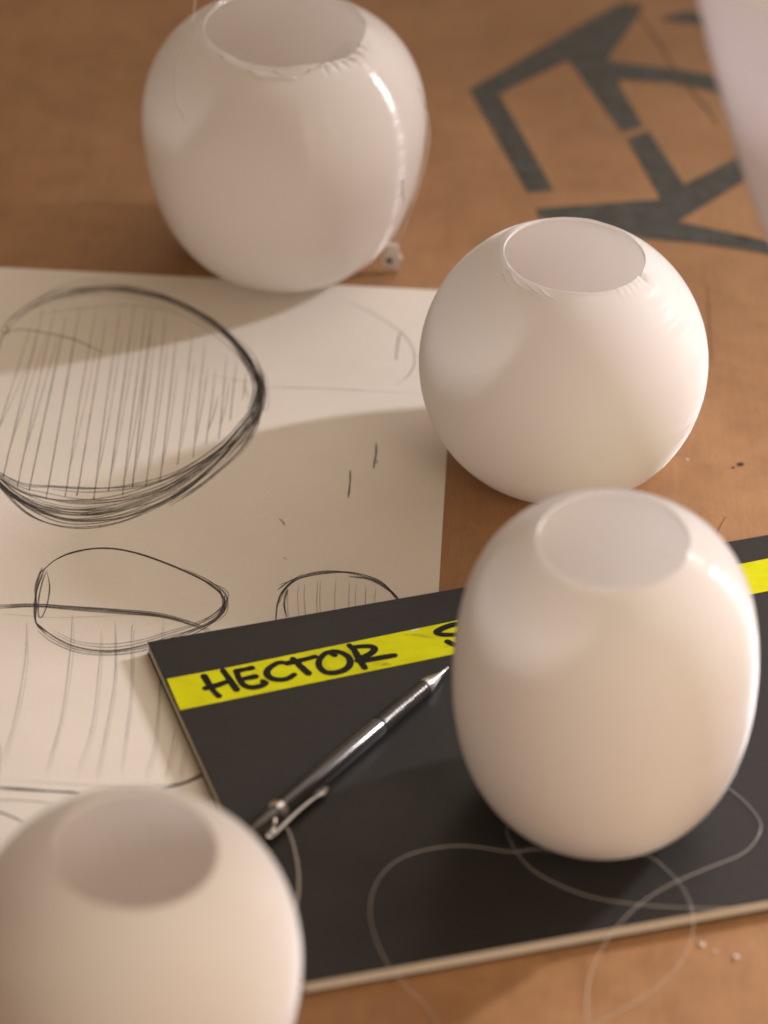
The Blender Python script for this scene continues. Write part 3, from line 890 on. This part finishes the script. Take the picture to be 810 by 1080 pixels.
# line hanging from the glossy shade, projected onto its skin
from mathutils.bvhtree import BVHTree
def hit(o, px, py, lift=.0004):
    inv = o.matrix_world.inverted()
    a = inv @ CAM; b_ = inv @ (CAM + ray(px, py))
    d = (b_ - a).normalized()
    ok, loc, nrm, _ = o.ray_cast(a, d)
    if not ok: return None
    return o.matrix_world @ (loc + nrm.normalized() * lift)
def skin_thread(o, pts, label, r_=.0003, mat='nylon', pre=(), post=()):
    P = list(pre)
    dense = catmull([(x, y, 0) for x, y in pts], 6)
    for c_ in dense:
        h_ = hit(o, c_.x, c_.y)
        if h_: P.append(h_)
    P += list(post)
    org = P[0].copy(); V, Fc = [], []
    tube(V, Fc, [p - org for p in catmull(P, 2)], r_, 8)
    t = mesh("fishing_line", V, Fc, M[mat], smooth=True); t.location = org
    meta(t, label, "fishing line", "loops of clear fishing line")
    return t
Y1 = .19031
skin_thread(s1, [(204.5, 38), (196, 50), (188, 66), (185.5, 85), (187, 108), (193, 122), (197, 129)], "clear line reaching the glossy shade, then tracing its own shadow down the left shoulder",
            .00028, 'nylon_faint', pre=[onY(208, -30, Y1 + .005), onY(207, -10, Y1), onY(205, 8, Y1 - .006), onY(203.5, 24, Y1 - .014)])  # lower run is a strand drawn in place of the line's cast shadow
skin_thread(s1, [(440, 92), (444, 103), (446.5, 112)], "clear line hanging down the glossy shade's right edge to the crimp", .00034, 'nylon_mid',
            post=[onY(451.5, 125, Y1), onY(452, 150, Y1 - .002), onY(446.5, 178, Y1 - .006), onY(439, 203, Y1 - .012), onY(431, 228, Y1 - .02), onY(419.5, 259, on(411, 287, 0).y)])
skin_thread(s1, [(424, 188), (424, 196), (424, 204)], "shorter clear line between the glossy shade's flank and the crimp", .0003, 'nylon_mid',
            post=[onY(426, 222, Y1 - .022), onY(414.5, 259, on(411, 287, 0).y)])
def glint(px, py):
    pass

# crimp: small plastic block with a hole, standing on the board
V, Fc = [], []
cr = empty("line_crimp", tuple(on(412, 276, .0006)))
meta(cr, "tiny clear plastic crimp with a dark hole beside the glossy shade's foot", "crimp")
O = cr.location.copy()
outline = [(408, 258), (420, 260), (421, 270), (424.5, 273.5), (421, 277), (420, 287), (411, 284), (402, 281), (404, 272), (407, 267)]
Yc = on(411, 287, .0004).y
top_ = [onY(x, y, Yc) - O for x, y in outline]
bot_ = [t + Vector((0, .0022, 0)) for t in top_]
n = len(outline)
bl_ = mesh("crimp_block", bot_ + top_, [tuple(range(n))[::-1], tuple(range(n, 2 * n))] + [(i, (i + 1) % n, n + (i + 1) % n, n + i) for i in range(n)], M['chip'], cr)
md = bl_.modifiers.new("bevel", 'BEVEL'); md.width = .0004; md.segments = 3
hc = onY(410.5, 275, Yc - .0001) - O
V = [hc + Vector((math.cos(2 * math.pi * k / 16) * .0014, 0, math.sin(2 * math.pi * k / 16) * .0016)) for k in range(16)]
mesh("crimp_hole", V, [tuple(range(16))], M['hole'], cr)

# frayed plastic at the torn rim of the glossy shade (part of that shade)
bpy.context.view_layer.update()
def fray(o, lines, r_, mat, name="rim_fray"):
    inv = o.matrix_world.inverted(); V, Fc = [], []
    for ln in lines:
        P = [hit(o, x, y, lift) for x, y, lift in ln]
        P = [inv @ p for p in P if p]
        if len(P) > 1: tube(V, Fc, catmull(P, 5), lambda t: r_ * (1.1 - .7 * t), 6)
    t = mesh(name, V, Fc, mat, smooth=True); t.parent = o
    return t
fray(s1, [[(233, 60, .0004), (250, 69, .0005), (268, 76, .0005), (290, 80, .0004), (312, 82, .0004)],
          [(262, 75, .0004), (278, 81, .0007), (300, 82, .0006), (314, 84, .0004)],
          [(325, 75, .0004), (345, 70, .0010), (362, 64, .0012), (372, 60, .0005)],
          [(340, 66, .0008), (355, 62, .0014), (368, 58, .0010), (369, 50, .0006)],
          [(352, 60, .0006), (364, 47, .0020), (372, 44, .0012), (380, 48, .0004)],
          [(360, 58, .0006), (369, 52, .0018), (380, 47, .0006)],
          [(336, 70, .0004), (352, 66, .0010), (369, 62, .0004)],
          [(290, 74, .0003), (305, 79, .0003), (330, 77, .0005)]], .00035, M['shade_gloss'])
fray(s2, [[(536, 285, .0002), (545, 298, .0003), (556, 306, .0003), (572, 318, .0002)], [(533, 272, .0002), (537, 282, .0003), (547, 290, .0002)],
          [(558, 302, .0002), (566, 308, .0003), (574, 316, .0002)], [(570, 305, .0002), (577, 311, .0003), (586, 315, .0002)],
          [(531, 290, .0002), (536, 300, .0002), (542, 306, .0002)]], .0002, M['shade_satin'])

# ------------------------------------------------------------------ plastic chips on the board
def chip(px, py, s_, label):
    c_ = on(px, py, 0); V, Fc = [], []
    for k in range(7):
        a = 2 * math.pi * k / 7; q = s_ * random.uniform(.6, 1.2)
        V.append(Vector((math.cos(a) * q, math.sin(a) * q * .8, .0001)))
    for k in range(7): V.append(V[k] * .75 + Vector((random.uniform(-.1, .1) * s_, 0, s_ * random.uniform(.4, .9))))
    Fc = [tuple(range(7))[::-1], tuple(range(7, 14))] + [(i, (i + 1) % 7, 7 + (i + 1) % 7, 7 + i) for i in range(7)]
    o = mesh("plastic_chip", V, Fc, M['chip']); o.location = (c_.x, c_.y, .0001)
    meta(o, label, "plastic chip", "white plastic chips on the board")
chip(740, 997.5, .0011, "white chip nearest the notebook's front edge")
chip(753.5, 1004.5, .0007, "middle and smallest white chip in front of the notebook")
chip(776, 1010.5, .0013, "largest white chip on the board, farthest right")
chip(724.5, 485.5, .0007, "lone white chip below the round satin shade")

# ------------------------------------------------------------------ light
w = bpy.data.worlds.new("World"); sc.world = w; w.use_nodes = True
wt = w.node_tree
bg = wt.nodes["Background"]
tcw = wt.nodes.new("ShaderNodeTexCoord")
dp = wt.nodes.new("ShaderNodeVectorMath"); dp.operation = 'DOT_PRODUCT'
dp.inputs[1].default_value = Vector((.80, -.25, .55)).normalized()
L(wt, tcw.outputs["Generated"], dp.inputs[0])
mr = wt.nodes.new("ShaderNodeMapRange"); mr.inputs[1].default_value = -.6; mr.inputs[2].default_value = 1.0
L(wt, dp.outputs["Value"], mr.inputs[0])
wr = ramp(wt, mr.outputs[0], [(0, (.15, .095, .045)), (.5, (.34, .235, .135)), (1, (.80, .61, .44))])
dp2 = wt.nodes.new("ShaderNodeVectorMath"); dp2.operation = 'DOT_PRODUCT'
dp2.inputs[1].default_value = Vector((.42, .60, .66)).normalized()
L(wt, tcw.outputs["Generated"], dp2.inputs[0])
mr2 = wt.nodes.new("ShaderNodeMapRange"); mr2.interpolation_type = 'SMOOTHSTEP'
mr2.inputs[1].default_value = .80; mr2.inputs[2].default_value = .97
L(wt, dp2.outputs["Value"], mr2.inputs[0])
wm = wt.nodes.new("ShaderNodeMix"); wm.data_type = 'RGBA'; wm.blend_type = 'ADD'
L(wt, mr2.outputs[0], wm.inputs[0]); L(wt, wr.outputs[0], wm.inputs[6]); wm.inputs[7].default_value = (1.5, 1.3, 1.18, 1)
L(wt, wm.outputs[2], bg.inputs[0]); bg.inputs[1].default_value = WORLD

def area(name, loc, target, sx, sy, power, col):
    ld = bpy.data.lights.new(name, 'AREA'); ld.shape = 'RECTANGLE'; ld.size = sx; ld.size_y = sy
    ld.energy = power; ld.color = col
    o = bpy.data.objects.new(name, ld); COL.objects.link(o)
    o.location = loc
    o.rotation_euler = (Vector(target) - Vector(loc)).to_track_quat('-Z', 'Y').to_euler()
    return o
def polar(az, el, d, c=(.03, 0, .03)):
    a, e = math.radians(az), math.radians(el)
    return (c[0] + d * math.cos(e) * math.cos(a), c[1] + d * math.cos(e) * math.sin(a), c[2] + d * math.sin(e))
area("window_light", polar(28, 28, 1.2), (.19, -.11, .0), .045, .17, 1.43, (1.0, .945, .975))
bpy.data.objects["window_light"].data.spread = math.radians(55)
fl = area("fill_light", polar(-52, 32, .95, (.08, -.14, .03)), (.08, -.10, .04), .6, .6, 4.0, (1.0, .80, .62))  # added soft fill from front right, not a lamp of the room
fl.data.shape = 'DISK'

vs = sc.view_settings
vs.view_transform = 'Standard'; vs.look = 'None'; vs.exposure = 0; vs.gamma = 1
sc.cycles.max_bounces = 40
sc.cycles.diffuse_bounces = 40
sc.cycles.transmission_bounces = 40
sc.cycles.transparent_max_bounces = 24
sc.cycles.use_denoising = True
